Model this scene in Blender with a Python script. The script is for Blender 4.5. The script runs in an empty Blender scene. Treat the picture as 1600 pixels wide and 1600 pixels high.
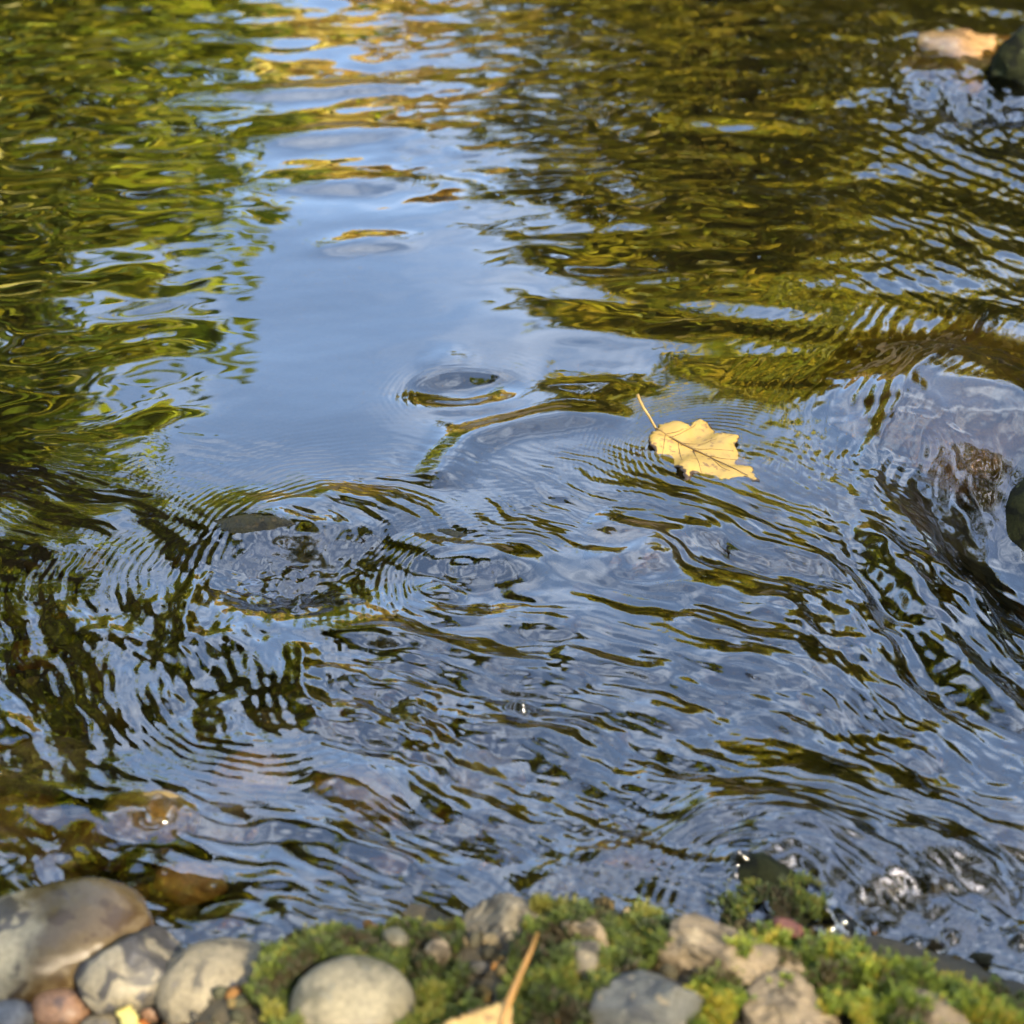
import bpy, bmesh, math, random
import numpy as np
from mathutils import Vector, noise as mnoise
R = math.radians
sc = bpy.context.scene
col = sc.collection
rng = np.random.default_rng(7)
random.seed(7)

# ------------------------------------------------------------------ camera, sky, sun, exposure
CAM_H, PITCH, HALF = 0.76, R(33.0), R(15.0)
FPX = 800.0 / math.tan(HALF)                      # focal length in photograph pixels
cam = bpy.data.cameras.new('camera')
cam_o = bpy.data.objects.new('camera', cam); col.objects.link(cam_o)
cam_o.location = (0, 0, CAM_H)
cam_o.rotation_euler = (math.pi / 2 - PITCH, 0, 0)
cam.sensor_width = 36.0; cam.lens = 18.0 / math.tan(HALF)
cam.clip_start = 0.02; cam.clip_end = 400.0
cam.dof.use_dof = True; cam.dof.focus_distance = 1.40; cam.dof.aperture_fstop = 7.1
sc.camera = cam_o

SUN_AZ, SUN_EL = 148.0, 40.0
world = bpy.data.worlds.new('World'); sc.world = world; world.use_nodes = True
wn, wl = world.node_tree.nodes, world.node_tree.links
bg = wn['Background']
sky = wn.new('ShaderNodeTexSky'); sky.sky_type = 'NISHITA'; sky.sun_disc = False
sky.sun_elevation = R(SUN_EL); sky.sun_rotation = R(SUN_AZ)
sky.air_density = 1.0; sky.dust_density = 1.8; sky.ozone_density = 1.2
# thin high cloud veil, the same all over the sky
tc = wn.new('ShaderNodeTexCoord'); cn = wn.new('ShaderNodeTexNoise')
cn.inputs['Scale'].default_value = 4.5; cn.inputs['Detail'].default_value = 6; cn.inputs['Roughness'].default_value = 0.55
cr = wn.new('ShaderNodeMapRange'); cr.inputs[1].default_value = 0.46; cr.inputs[2].default_value = 0.68
cr.inputs[3].default_value = 0.02; cr.inputs[4].default_value = 0.58
mx = wn.new('ShaderNodeMix'); mx.data_type = 'RGBA'
mx.inputs['B'].default_value = (5.4, 6.0, 7.0, 1)
wl.new(tc.outputs['Generated'], cn.inputs['Vector']); wl.new(cn.outputs['Fac'], cr.inputs['Value'])
wl.new(cr.outputs[0], mx.inputs['Factor']); wl.new(sky.outputs[0], mx.inputs['A'])
wl.new(mx.outputs['Result'], bg.inputs['Color'])
bg.inputs['Strength'].default_value = 0.135

sun = bpy.data.lights.new('sun', 'SUN'); sun.energy = 5.0; sun.angle = R(0.7); sun.color = (1.0, 0.86, 0.62)
sun_o = bpy.data.objects.new('sun', sun); col.objects.link(sun_o)
sd = Vector((math.sin(R(SUN_AZ)) * math.cos(R(SUN_EL)), math.cos(R(SUN_AZ)) * math.cos(R(SUN_EL)), math.sin(R(SUN_EL))))
sun_o.rotation_euler = (-sd).to_track_quat('-Z', 'Y').to_euler()
sun_o.location = sd * 30

vs = sc.view_settings
vs.view_transform = 'Standard'; vs.look = 'None'; vs.gamma = 1.0; vs.use_curve_mapping = False
vs.exposure = 3.0
sc.render.engine = 'CYCLES'
cy = sc.cycles
cy.use_denoising = True
try: cy.denoiser = 'OPENIMAGEDENOISE'
except Exception: pass
cy.max_bounces = 10; cy.transmission_bounces = 8; cy.glossy_bounces = 5; cy.diffuse_bounces = 3; cy.transparent_max_bounces = 8
cy.sample_clamp_indirect = 4.0; cy.sample_clamp_direct = 0.0; cy.blur_glossy = 0.3

# ------------------------------------------------------------------ helpers
def P(u, v, z=0.0):
    """point of the place seen at photograph pixel (u, v) on the level z (a layout aid for the plan of the stream)"""
    u = np.asarray(u, float); v = np.asarray(v, float)
    a = (u - 800) / FPX; b = (800 - v) / FPX
    dx = a; dy = b * math.sin(PITCH) + math.cos(PITCH); dz = b * math.cos(PITCH) - math.sin(PITCH)
    t = (z - CAM_H) / dz
    return np.stack([dx * t, dy * t], -1)
def P3(u, v, z=0.0):
    p = P(u, v, z); return Vector((float(p[0]), float(p[1]), z))
def PXM(v):
    """metres per photograph pixel across, at row v of the water"""
    b = (800 - v) / FPX
    dz = b * math.cos(PITCH) - math.sin(PITCH)
    return (CAM_H / -dz) / FPX

def tag(o, label=None, cat=None, group=None, kind=None):
    if label: o['label'] = label
    if cat: o['category'] = cat
    if group: o['group'] = group
    if kind: o['kind'] = kind
    return o
def empty(name, loc=(0, 0, 0)):
    o = bpy.data.objects.new(name, None); o.empty_display_size = 0.05
    o.location = loc; col.objects.link(o); return o
def mesh_obj(name, verts, faces, mat=None, parent=None, smooth=True, loc=None):
    me = bpy.data.meshes.new(name)
    verts = np.asarray(verts, np.float32)
    faces = np.asarray(faces, np.int32) if not isinstance(faces, list) else faces
    if isinstance(faces, np.ndarray):
        n, k = faces.shape
        me.vertices.add(len(verts)); me.vertices.foreach_set('co', verts.ravel())
        me.loops.add(n * k); me.loops.foreach_set('vertex_index', faces.ravel())
        me.polygons.add(n); me.polygons.foreach_set('loop_start', np.arange(0, n * k, k, dtype=np.int32))
        me.update(calc_edges=True)
    else:
        me.from_pydata([tuple(map(float, v)) for v in verts], [], faces); me.update()
    if smooth: me.polygons.foreach_set('use_smooth', [True] * len(me.polygons))
    if mat: me.materials.append(mat)
    o = bpy.data.objects.new(name, me); col.objects.link(o)
    if loc is not None: o.location = loc
    if parent: o.parent = parent
    return o
def vcol(o, name, rgb):
    a = o.data.color_attributes.new(name, 'FLOAT_COLOR', 'POINT')
    c = np.ones((len(o.data.vertices), 4), np.float32); c[:, :3] = rgb
    a.data.foreach_set('color', c.ravel())

# gradient noise on arrays
_perm = np.concatenate([rng.permutation(256)] * 2).astype(np.int32)
_ang = rng.random(256) * 2 * np.pi
_gx, _gy = np.cos(_ang), np.sin(_ang)
def gn(x, y):
    xi = np.floor(x).astype(np.int64); yi = np.floor(y).astype(np.int64)
    fx = x - xi; fy = y - yi; xi &= 255; yi &= 255
    u = fx * fx * fx * (fx * (fx * 6 - 15) + 10); w = fy * fy * fy * (fy * (fy * 6 - 15) + 10)
    def g(ix, iy, dx, dy):
        h = _perm[_perm[ix & 255] + (iy & 255)]
        return _gx[h] * dx + _gy[h] * dy
    a = g(xi, yi, fx, fy); b = g(xi + 1, yi, fx - 1, fy)
    c = g(xi, yi + 1, fx, fy - 1); d = g(xi + 1, yi + 1, fx - 1, fy - 1)
    return (a + (b - a) * u) * (1 - w) + (c + (d - c) * u) * w
def fbm(x, y, o=3, g=0.5):
    s = 0; a = 1.0
    for i in range(o):
        s = s + a * gn(x * 2 ** i + 17.3 * i, y * 2 ** i - 9.1 * i); a *= g
    return s
def sstep(a, b, x):
    t = np.clip((x - a) / (b - a), 0, 1); return t * t * (3 - 2 * t)

# ------------------------------------------------------------------ materials
def new_mat(name):
    m = bpy.data.materials.new(name); m.use_nodes = True
    nt = m.node_tree
    return m, nt, nt.nodes, nt.links, nt.nodes['Principled BSDF']
def ramp(N, L, src, stops):
    r = N.new('ShaderNodeValToRGB')
    while len(r.color_ramp.elements) < len(stops): r.color_ramp.elements.new(0.5)
    for e, (p, c) in zip(r.color_ramp.elements, stops): e.position = p; e.color = (*c, 1)
    if src is not None: L.new(src, r.inputs[0])
    return r
def tnoise(N, L, scale, detail=5, rough=0.55, dist=0.0, coord='Object', off=(0, 0, 0)):
    t = N.new('ShaderNodeTexCoord'); mp = N.new('ShaderNodeMapping'); mp.inputs['Location'].default_value = off
    L.new(t.outputs[coord], mp.inputs[0])
    n = N.new('ShaderNodeTexNoise'); n.inputs['Scale'].default_value = scale; n.inputs['Detail'].default_value = detail
    n.inputs['Roughness'].default_value = rough; n.inputs['Distortion'].default_value = dist
    L.new(mp.outputs[0], n.inputs['Vector']); return n
def mixc(N, L, fac, a, b, mode='MIX'):
    m = N.new('ShaderNodeMix'); m.data_type = 'RGBA'; m.blend_type = mode
    if isinstance(fac, float): m.inputs['Factor'].default_value = fac
    else: L.new(fac, m.inputs['Factor'])
    for k, s in (('A', a), ('B', b)):
        if isinstance(s, tuple): m.inputs[k].default_value = (*s, 1)
        else: L.new(s, m.inputs[k])
    return m.outputs['Result']

def stone_mat(name, base, dark, spot, seed, scale=28.0, blotch=0.56, rough=0.62, wet_line=None, wet=(0.10, 0.06, 0.02), grain=1.0, wet_dir=None, spec=0.3):
    m, nt, N, L, b = new_mat(name)
    off = (seed * 3.1, seed * 1.7, seed * 2.3)
    n1 = tnoise(N, L, scale * 2.2, 6, 0.6, 0.3, off=off)
    c1 = ramp(N, L, n1.outputs['Fac'], [(0.3, tuple(x * 0.72 for x in base)), (0.55, base), (0.75, tuple(min(1, x * 1.18) for x in base))])
    n2 = tnoise(N, L, scale, 3, 0.5, 0.6, off=(off[0] + 9, off[1], off[2]))
    f2 = ramp(N, L, n2.outputs['Fac'], [(blotch - 0.025, (0, 0, 0)), (blotch + 0.03, (1, 1, 1))])
    c2 = mixc(N, L, f2.outputs[0], c1.outputs[0], dark)
    n3 = tnoise(N, L, scale * 1.5, 2, 0.5, 0.2, off=(off[0], off[1] + 9, off[2]))
    f3 = ramp(N, L, n3.outputs['Fac'], [(0.63, (0, 0, 0)), (0.68, (1, 1, 1))])
    c3 = mixc(N, L, f3.outputs[0], c2, spot)
    n4 = tnoise(N, L, 420, 3, 0.7, off=off)
    f4 = ramp(N, L, n4.outputs['Fac'], [(0.35, (0.72, 0.72, 0.72)), (0.65, (1.15, 1.15, 1.15))])
    c4 = mixc(N, L, 1.0, c3, f4.outputs[0], 'MULTIPLY')
    rr = ramp(N, L, n1.outputs['Fac'], [(0.3, (rough - 0.12,) * 3), (0.7, (rough + 0.12,) * 3)])
    out_c, out_r = c4, rr.outputs[0]
    if wet_line is not None:
        g = N.new('ShaderNodeNewGeometry'); sx = N.new('ShaderNodeVectorMath'); sx.operation = 'DOT_PRODUCT'
        d = wet_dir or (0, 0, 1, 0.0)
        sx.inputs[1].default_value = d[:3]; L.new(g.outputs['Position'], sx.inputs[0])
        n5 = tnoise(N, L, 40, 3, 0.6, off=off)
        ad = N.new('ShaderNodeMath'); ad.operation = 'MULTIPLY_ADD'; ad.inputs[1].default_value = -0.02; ad.inputs[2].default_value = 0.01
        L.new(n5.outputs['Fac'], ad.inputs[0])
        su = N.new('ShaderNodeMath'); su.operation = 'ADD'; L.new(sx.outputs['Value'], su.inputs[0]); L.new(ad.outputs[0], su.inputs[1])
        mr = N.new('ShaderNodeMapRange'); mr.inputs[1].default_value = wet_line + 0.006; mr.inputs[2].default_value = wet_line - 0.006
        L.new(su.outputs[0], mr.inputs['Value'])
        wc = mixc(N, L, 0.85, c4, wet)
        out_c = mixc(N, L, mr.outputs[0], c4, wc)
        m2 = N.new('ShaderNodeMapRange'); m2.inputs[3].default_value = rough; m2.inputs[4].default_value = 0.16
        L.new(mr.outputs[0], m2.inputs['Value']); out_r = m2.outputs[0]
    b.inputs['Specular IOR Level'].default_value = spec
    L.new(out_c, b.inputs['Base Color']); L.new(out_r, b.inputs['Roughness'])
    bp = N.new('ShaderNodeBump'); bp.inputs['Strength'].default_value = 0.35 * grain; bp.inputs['Distance'].default_value = 0.002
    ng = tnoise(N, L, 160, 6, 0.65, off=off); L.new(ng.outputs['Fac'], bp.inputs['Height']); L.new(bp.outputs[0], b.inputs['Normal'])
    return m

def water_mat():
    m, nt, N, L, b = new_mat('stream_water')
    N.remove(b)
    out = [n for n in N if n.type == 'OUTPUT_MATERIAL'][0]
    fr = N.new('ShaderNodeFresnel'); fr.inputs['IOR'].default_value = 1.80
    gl = N.new('ShaderNodeBsdfGlossy'); gl.inputs['Roughness'].default_value = 0.012; gl.inputs['Color'].default_value = (1, 1, 1, 1)
    rf = N.new('ShaderNodeBsdfRefraction'); rf.inputs['IOR'].default_value = 1.33; rf.inputs['Roughness'].default_value = 0.0
    rf.inputs['Color'].default_value = (0.82, 0.73, 0.48, 1)      # brownish stream water, taken once in and once out
    mx = N.new('ShaderNodeMixShader')
    at_ = N.new('ShaderNodeAttribute'); at_.attribute_name = 'foam'
    mr_ = N.new('ShaderNodeMapRange'); mr_.inputs[3].default_value = 0.012; mr_.inputs[4].default_value = 0.16
    L.new(at_.outputs['Fac'], mr_.inputs['Value']); L.new(mr_.outputs[0], gl.inputs['Roughness'])
    L.new(fr.outputs[0], mx.inputs[0]); L.new(rf.outputs[0], mx.inputs[1]); L.new(gl.outputs[0], mx.inputs[2])
    L.new(mx.outputs[0], out.inputs['Surface'])
    return m
WATER = water_mat()

def bed_mat():
    m, nt, N, L, b = new_mat('stream_bed_soil')
    n1 = tnoise(N, L, 9, 8, 0.65, 0.4)
    c = ramp(N, L, n1.outputs['Fac'], [(0.25, (0.010, 0.009, 0.004)), (0.5, (0.028, 0.022, 0.009)), (0.72, (0.055, 0.040, 0.016))])
    n2 = tnoise(N, L, 60, 6, 0.7)
    c2 = ramp(N, L, n2.outputs['Fac'], [(0.3, (0.5, 0.5, 0.5)), (0.7, (1.4, 1.35, 1.2))])
    L.new(mixc(N, L, 1.0, c.outputs[0], c2.outputs[0], 'MULTIPLY'), b.inputs['Base Color'])
    b.inputs['Roughness'].default_value = 0.8
    bp = N.new('ShaderNodeBump'); bp.inputs['Distance'].default_value = 0.006; bp.inputs['Strength'].default_value = 0.8
    L.new(n2.outputs['Fac'], bp.inputs['Height']); L.new(bp.outputs[0], b.inputs['Normal'])
    return m
BED = bed_mat()

def attr_mat(name, rough=0.5, transl=0.0, bump=None, attr='tint', mul=None):
    m, nt, N, L, b = new_mat(name)
    a = N.new('ShaderNodeAttribute'); a.attribute_name = attr
    c = a.outputs['Color']
    if mul:
        n = tnoise(N, L, mul, 4, 0.6); f = ramp(N, L, n.outputs['Fac'], [(0.3, (0.6, 0.6, 0.55)), (0.7, (1.3, 1.3, 1.2))])
        c = mixc(N, L, 1.0, c, f.outputs[0], 'MULTIPLY')
    L.new(c, b.inputs['Base Color']); b.inputs['Roughness'].default_value = rough
    if bump:
        n = tnoise(N, L, bump, 5, 0.6); bp = N.new('ShaderNodeBump'); bp.inputs['Distance'].default_value = 0.0012; bp.inputs['Strength'].default_value = 0.5
        L.new(n.outputs['Fac'], bp.inputs['Height']); L.new(bp.outputs[0], b.inputs['Normal'])
    if transl:
        out = [n for n in N if n.type == 'OUTPUT_MATERIAL'][0]
        t = N.new('ShaderNodeBsdfTranslucent'); L.new(c, t.inputs['Color'])
        ms = N.new('ShaderNodeMixShader'); ms.inputs[0].default_value = transl
        L.new(b.outputs[0], ms.inputs[1]); L.new(t.outputs[0], ms.inputs[2]); L.new(ms.outputs[0], out.inputs['Surface'])
    return m
TREE_LEAF = attr_mat('tree_foliage', 0.5, 0.55)
MOSS = attr_mat('moss_shoots', 0.6, 0.35)
GRAVEL = attr_mat('gravel_stone', 0.8, 0.0, mul=90); GRAVEL.node_tree.nodes['Principled BSDF'].inputs['Specular IOR Level'].default_value = 0.05
def bark():
    m, nt, N, L, b = new_mat('bark')
    n = tnoise(N, L, 14, 8, 0.7, 1.0); c = ramp(N, L, n.outputs['Fac'], [(0.3, (0.03, 0.022, 0.014)), (0.7, (0.12, 0.09, 0.06))])
    L.new(c.outputs[0], b.inputs['Base Color']); b.inputs['Roughness'].default_value = 0.9
    bp = N.new('ShaderNodeBump'); bp.inputs['Distance'].default_value = 0.03; L.new(n.outputs['Fac'], bp.inputs['Height']); L.new(bp.outputs[0], b.inputs['Normal'])
    return m
BARK = bark()

# ------------------------------------------------------------------ plan of the stream
SH_PX = np.array([(-500, 1460), (-150, 1500), (0, 1530), (150, 1545), (300, 1520), (410, 1500), (470, 1452), (690, 1442), (780, 1425), (880, 1408),
                  (1000, 1425), (1090, 1452), (1200, 1462), (1310, 1492), (1450, 1535), (1600, 1590), (1800, 1660), (2200, 1760)], float)
SH = P(SH_PX[:, 0], SH_PX[:, 1]); o_ = np.argsort(SH[:, 0]); SH = SH[o_]
def shore_y(x):
    base = np.interp(x, SH[:, 0], SH[:, 1])
    lo = SH[0, 1] + (SH[0, 0] - x) * 0.15; hi = SH[-1, 1] - (x - SH[-1, 0]) * 0.2
    return np.where(x < SH[0, 0], lo, np.where(x > SH[-1, 0], hi, base))

FLOW = np.array([0.58, -0.815]); FLOW /= np.linalg.norm(FLOW)
# rocks that lift or part the water: (pixel, radius m)
OB = [((480, 850), 0.055), ((720, 885), 0.03), ((1500, 680), 0.085), ((1215, 1405), 0.035), ((1530, 120), 0.07), ((990, 880), 0.02)]
OBW = [(P(*c), r) for c, r in OB]

def bed_z(x, y):
    s = shore_y(x) - y + 0.006 * fbm(x * 40, y * 40, 2)
    water = -np.clip(-s, 0, 10)
    far = 6.2 + 0.35 * np.sin(x * 1.3) + 0.2 * np.sin(x * 3.1 + 1)
    lw = -3.1 + 0.3 * np.sin(y * 1.1); rw = 3.3 + 0.3 * np.sin(y * 0.9 + 2)
    depth = 0.035 + 0.11 * sstep(0.0, 0.45, -s) + 0.10 * sstep(0.9, 2.5, y)
    z = np.where(s < 0, -depth * sstep(0.0, 0.10, -s), 0)
    z = z + np.where(s < 0, 0.012 * fbm(x * 14, y * 14, 3), 0) * sstep(0, 0.1, -s)
    bank = 0.040 * sstep(-0.002, 0.065, s) + 0.010 * sstep(0.05, 0.4, s) + 0.12 * sstep(0.3, 3, s) + 0.005 * fbm(x * 26, y * 26, 3) * sstep(0.0, 0.03, s)
    # low gravelly corner on the left
    corner = sstep(-0.14, -0.19, x)
    bank = bank * (1 - 0.85 * corner * sstep(0.25, 0.05, s))
    z = z + np.where(s > 0, bank, 0)
    e = np.maximum.reduce([y - far, lw - x, x - rw])
    z = np.where(e > -0.6, z * (1 - sstep(-0.6, 0, e)) + sstep(-0.6, 0, e) * 0.05 + 0.5 * sstep(0, 1.5, e) + 0.02 * np.clip(e, 0, 60), z)
    return z

def graded(core_a, core_b, n_core, end_a, end_b, n_out):
    c = np.linspace(core_a, core_b, n_core)
    st = c[1] - c[0]
    def out(start, end):
        L_ = abs(end - start)
        lo, hi = 1.0001, 6.0
        for _ in range(60):
            q = 0.5 * (lo + hi)
            if st * (q ** n_out - 1) / (q - 1) * q < L_: lo = q
            else: hi = q
        d = np.cumsum(st * q ** np.arange(1, n_out + 1))
        return start + np.sign(end - start) * d
    return np.concatenate([out(core_a, end_a)[::-1], c, out(core_b, end_b)])
def grid_faces(nr, nc):
    i = np.arange(nr * nc).reshape(nr, nc)
    return np.stack([i[:-1, :-1].ravel(), i[:-1, 1:].ravel(), i[1:, 1:].ravel(), i[1:, :-1].ravel()], 1)

# ground: bed, banks and the land beyond in one sheet
gx = graded(-0.75, 0.75, 240, -120, 120, 46); gy = graded(0.42, 2.6, 320, -90, 160, 46)
X, Y = np.meshgrid(gx, gy); Z = bed_z(X, Y)
ground = mesh_obj('ground', np.stack([X.ravel(), Y.ravel(), Z.ravel()], 1), grid_faces(*X.shape), BED)
tag(ground, 'dark brown stream bed and soil bank', None, None, 'structure')

# ------------------------------------------------------------------ water surface
def bump2(x, y, c, rx, ry, ang=0.0, p=1.0):
    dx, dy = x - c[0], y - c[1]; ca, sa = math.cos(ang), math.sin(ang)
    a = (dx * ca + dy * sa) / rx; b = (-dx * sa + dy * ca) / ry
    return np.exp(-(a * a + b * b) ** p)
def px_mask(u, v, cu, cv, ru, rv):
    return np.exp(-(((u - cu) / ru) ** 2 + ((v - cv) / rv) ** 2))
def to_px(x, y):
    dz = -CAM_H
    zc = y * math.cos(PITCH) - dz * math.sin(PITCH)
    yc = y * math.sin(PITCH) + dz * math.cos(PITCH)
    return 800 + FPX * x / zc, 800 - FPX * yc / zc
def seg_dist(x, y, pts, pad=None):
    """signed offset from and parameter along a polyline (only worked out within pad of it)"""
    pts = np.asarray(pts)
    if pad is not None:
        k = (x > pts[:, 0].min() - pad) & (x < pts[:, 0].max() + pad) & (y > pts[:, 1].min() - pad) & (y < pts[:, 1].max() + pad)
        d0 = np.full(x.shape, 9.0); t0 = np.zeros(x.shape)
        d0[k], t0[k] = seg_dist(x[k], y[k], pts); return d0, t0
    best = np.full(x.shape, 1e9); sg = np.zeros(x.shape); par = np.zeros(x.shape)
    n = len(pts) - 1
    for i in range(n):
        a, b = pts[i], pts[i + 1]; d = b - a; l2 = (d ** 2).sum()
        t = ((x - a[0]) * d[0] + (y - a[1]) * d[1]) / l2; tc_ = np.clip(t, 0, 1)
        qx, qy = x - a[0] - tc_ * d[0], y - a[1] - tc_ * d[1]; dist = np.hypot(qx, qy)
        s = np.sign(d[0] * qy - d[1] * qx); k = dist < best
        best = np.where(k, dist, best); sg = np.where(k, s, sg); par = np.where(k, (i + tc_) / n, par)
    return best * sg, par
def bow(x, y, c, s0, lam, L_, amp, a=0.55, f=FLOW, side=None):
    """standing capillary ripples wrapped round the upstream side of an obstacle"""
    dx, dy = x - c[0], y - c[1]
    r = np.hypot(dx, dy); al = dx * f[0] + dy * f[1]
    s = r - a * al
    t = s - s0
    up = sstep(0.55, -0.35, al / (r + 1e-4))
    ph = 2 * np.pi * t / lam * (1 + 0.5 * np.clip(t / L_, 0, 2) * 0.25)
    return amp * np.sin(ph) * np.exp(-np.clip(t, 0, 9) / L_) * sstep(-lam, lam * 0.3, t) * up

def smooth_curve(px, n=15):
    p = np.array([P(*q) for q in px]); t = np.linspace(0, len(p) - 1, n)
    k = np.arange(len(p))
    # Catmull-Rom
    out = []
    for tt in t:
        i = min(int(tt), len(p) - 2); f = tt - i
        p0, p1, p2, p3 = p[max(i - 1, 0)], p[i], p[i + 1], p[min(i + 2, len(p) - 1)]
        out.append(0.5 * (2 * p1 + (p2 - p0) * f + (2 * p0 - 5 * p1 + 4 * p2 - p3) * f ** 2 + (3 * p1 - p0 - 3 * p2 + p3) * f ** 3))
    return np.array(out)

def water_z(x, y):
    u, v = to_px(x, y)            # plan position written in the photograph's own grid, only used to lay regions out
    h = np.zeros(x.shape)
    # organic warp
    wx = x + 0.030 * fbm(x * 5 + 3, y * 5, 1) + 0.014 * fbm(x * 11 + 3, y * 11, 2) + 0.004 * fbm(x * 40, y * 40 + 7, 2)
    wy = y + 0.030 * fbm(x * 5 - 8, y * 5 + 5, 1) + 0.014 * fbm(x * 11 - 8, y * 11 + 5, 2) + 0.004 * fbm(x * 40 + 11, y * 40, 2)
    sx = x + 0.012 * fbm(x * 9 + 3, y * 9, 2); sy = y + 0.012 * fbm(x * 9 - 8, y * 9 + 5, 2)
    # flow coordinates: uniform stream + doublets at the rocks
    z = (wx + 1j * wy)
    fields = []
    for fx_, fy_ in ((0.90, -0.43), (0.50, -0.87), (0.30, -0.95)):
        f = fx_ + 1j * fy_; W = np.conj(f) * z
        for c, r in OBW:
            dz = z - (c[0] + 1j * c[1]); W = W + f * r * r * np.conj(dz) / (np.abs(dz) ** 2 + (0.55 * r) ** 2)
        fields.append((W.real, W.imag))
    soft_l = 1 - 0.58 * sstep(600, 400, u) * sstep(760, 860, v) * sstep(1300, 1150, v)
    m2 = sstep(1180, 1400, u) * sstep(1330, 1150, v); m3 = sstep(560, 330, u) * sstep(830, 950, v) * sstep(1300, 1100, v)
    low_v = v > 380
    # region masks
    calm = np.clip(px_mask(u, v, 520, 560, 190, 190) * 1.15 + 0.9 * px_mask(u, v, 600, 420, 150, 120) + 0.55 * px_mask(u, v, 900, 720, 130, 60) + 0.5 * px_mask(u, v, 1180, 600, 110, 90), 0, 1)
    top = sstep(620, 250, v)
    left = sstep(420, 200, u) * sstep(1000, 800, v)
    mid = sstep(690, 900, v)
    right = sstep(1150, 1400, u) * sstep(560, 400, v)
    low_r = sstep(1180, 1420, u) * sstep(1330, 1430, v)
    q = 1 - calm
    S = 1.0
    def layer(slope, fx, fy, ang=0.0, off=0.0, o=1):
        ca, sa = math.cos(ang), math.sin(ang)
        a = (sx * ca + sy * sa) * fx + off; b = (-sx * sa + sy * ca) * fy - off
        return slope * S / (0.5 * (fx + fy)) * fbm(a, b, o, 0.45)
    def flow_layer(slope, fa, fc, off=0.0, o=1):
        res = np.zeros(x.shape)
        for (ph, ps), m in zip(fields, (1 - m2 - m3, m2, m3)):
            k = m > 0.003
            res[k] += m[k] * fbm(ph[k] * fa + off, ps[k] * fc - off, o, 0.45)
        return slope * soft_l * S / (0.5 * (fa + fc)) * res
    h += layer(0.012, 3.0, 5.0, 0.2, 1.0)
    h += layer(0.014, 8, 13, 0.3, 4.0) * (0.35 + 0.65 * q)
    h += layer(0.006, 26, 50, 0.15, 8.0) * (0.6 + 0.4 * q)
    # upper pool: lazy rounded ripples, crests roughly across the view
    h += layer(0.028, 11, 17, 0.12, 12.0) * q * np.clip(top + left, 0, 1)
    h += layer(0.018, 25, 34, -0.2, 21.0) * q * np.clip(top * 0.8 + left, 0, 1) * (1 - 0.5 * left)
    h += layer(0.022, 15, 21, 0.4, 26.0) * q * left
    h += layer(0.046, 30, 55, 0.25, 31.0) * q * sstep(480, 150, v) * sstep(480, 700, u) * sstep(1250, 900, u)
    h += layer(0.026, 9, 17, -0.1, 36.0) * sstep(760, 950, u) * sstep(660, 520, v)
    h += layer(0.018, 26, 38, 0.3, 38.0) * sstep(760, 950, u) * sstep(660, 480, v) * sstep(-0.2, 0.3, fbm(x * 6, y * 6 + 3, 1))
    # right: short cross-hatched ripples
    h += flow_layer(0.045, 26, 70, 41.0, 2) * right * (0.3 + 1.2 * sstep(-0.3, 0.3, fbm(x * 7 - 3, y * 7, 2)))
    h += layer(0.045, 45, 100, 0.75, 51.0, 1) * right * sstep(-0.15, 0.2, fbm(x * 9 + 2, y * 9, 2))
    # middle and lower stream: ripples drawn out along the current, rough and calm patches in turn
    pat = 0.30 + 1.4 * sstep(-0.30, 0.4, fbm(x * 7 + 31, y * 7, 2))
    pat2 = 0.22 + 1.5 * sstep(-0.3, 0.4, fbm(x * 11 - 5, y * 11 + 9, 2))
    h += flow_layer(0.115, 6, 20, 61.0, 1) * mid * (0.35 + 0.65 * q) * pat
    h += flow_layer(0.085, 11, 46, 71.0, 1) * mid * (0.25 + 0.75 * q) * pat2
    h += flow_layer(0.075, 22, 95, 75.0, 1) * mid * (0.15 + 0.85 * q) * pat
    h += flow_layer(0.065, 34, 170, 77.0, 1) * sstep(640, 800, v) * (0.2 + 0.8 * q) * pat2
    h += layer(0.060, 26, 34, 0.0, 81.0, 2) * sstep(850, 1000, v) * q * pat2
    h += flow_layer(0.050, 30, 160, 91.0, 1) * sstep(600, 800, v) * sstep(1050, 1350, u)
    # sheet of water over the right-hand boulder
    h += flow_layer(0.06, 12, 34, 95.0, 1) * px_mask(u, v, 1500, 690, 110, 110)
    # lower right: chop
    h += layer(0.12, 48, 60, 0.4, 101.0, 3) * low_r
    wx = x + 0.009 * fbm(x * 9 + 3, y * 9, 2) + 0.003 * fbm(x * 40, y * 40 + 7, 2); wy = y + 0.009 * fbm(x * 9 - 8, y * 9 + 5, 2) + 0.003 * fbm(x * 40 + 11, y * 40, 2)
    return wx, wy, u, v, q, h

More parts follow.
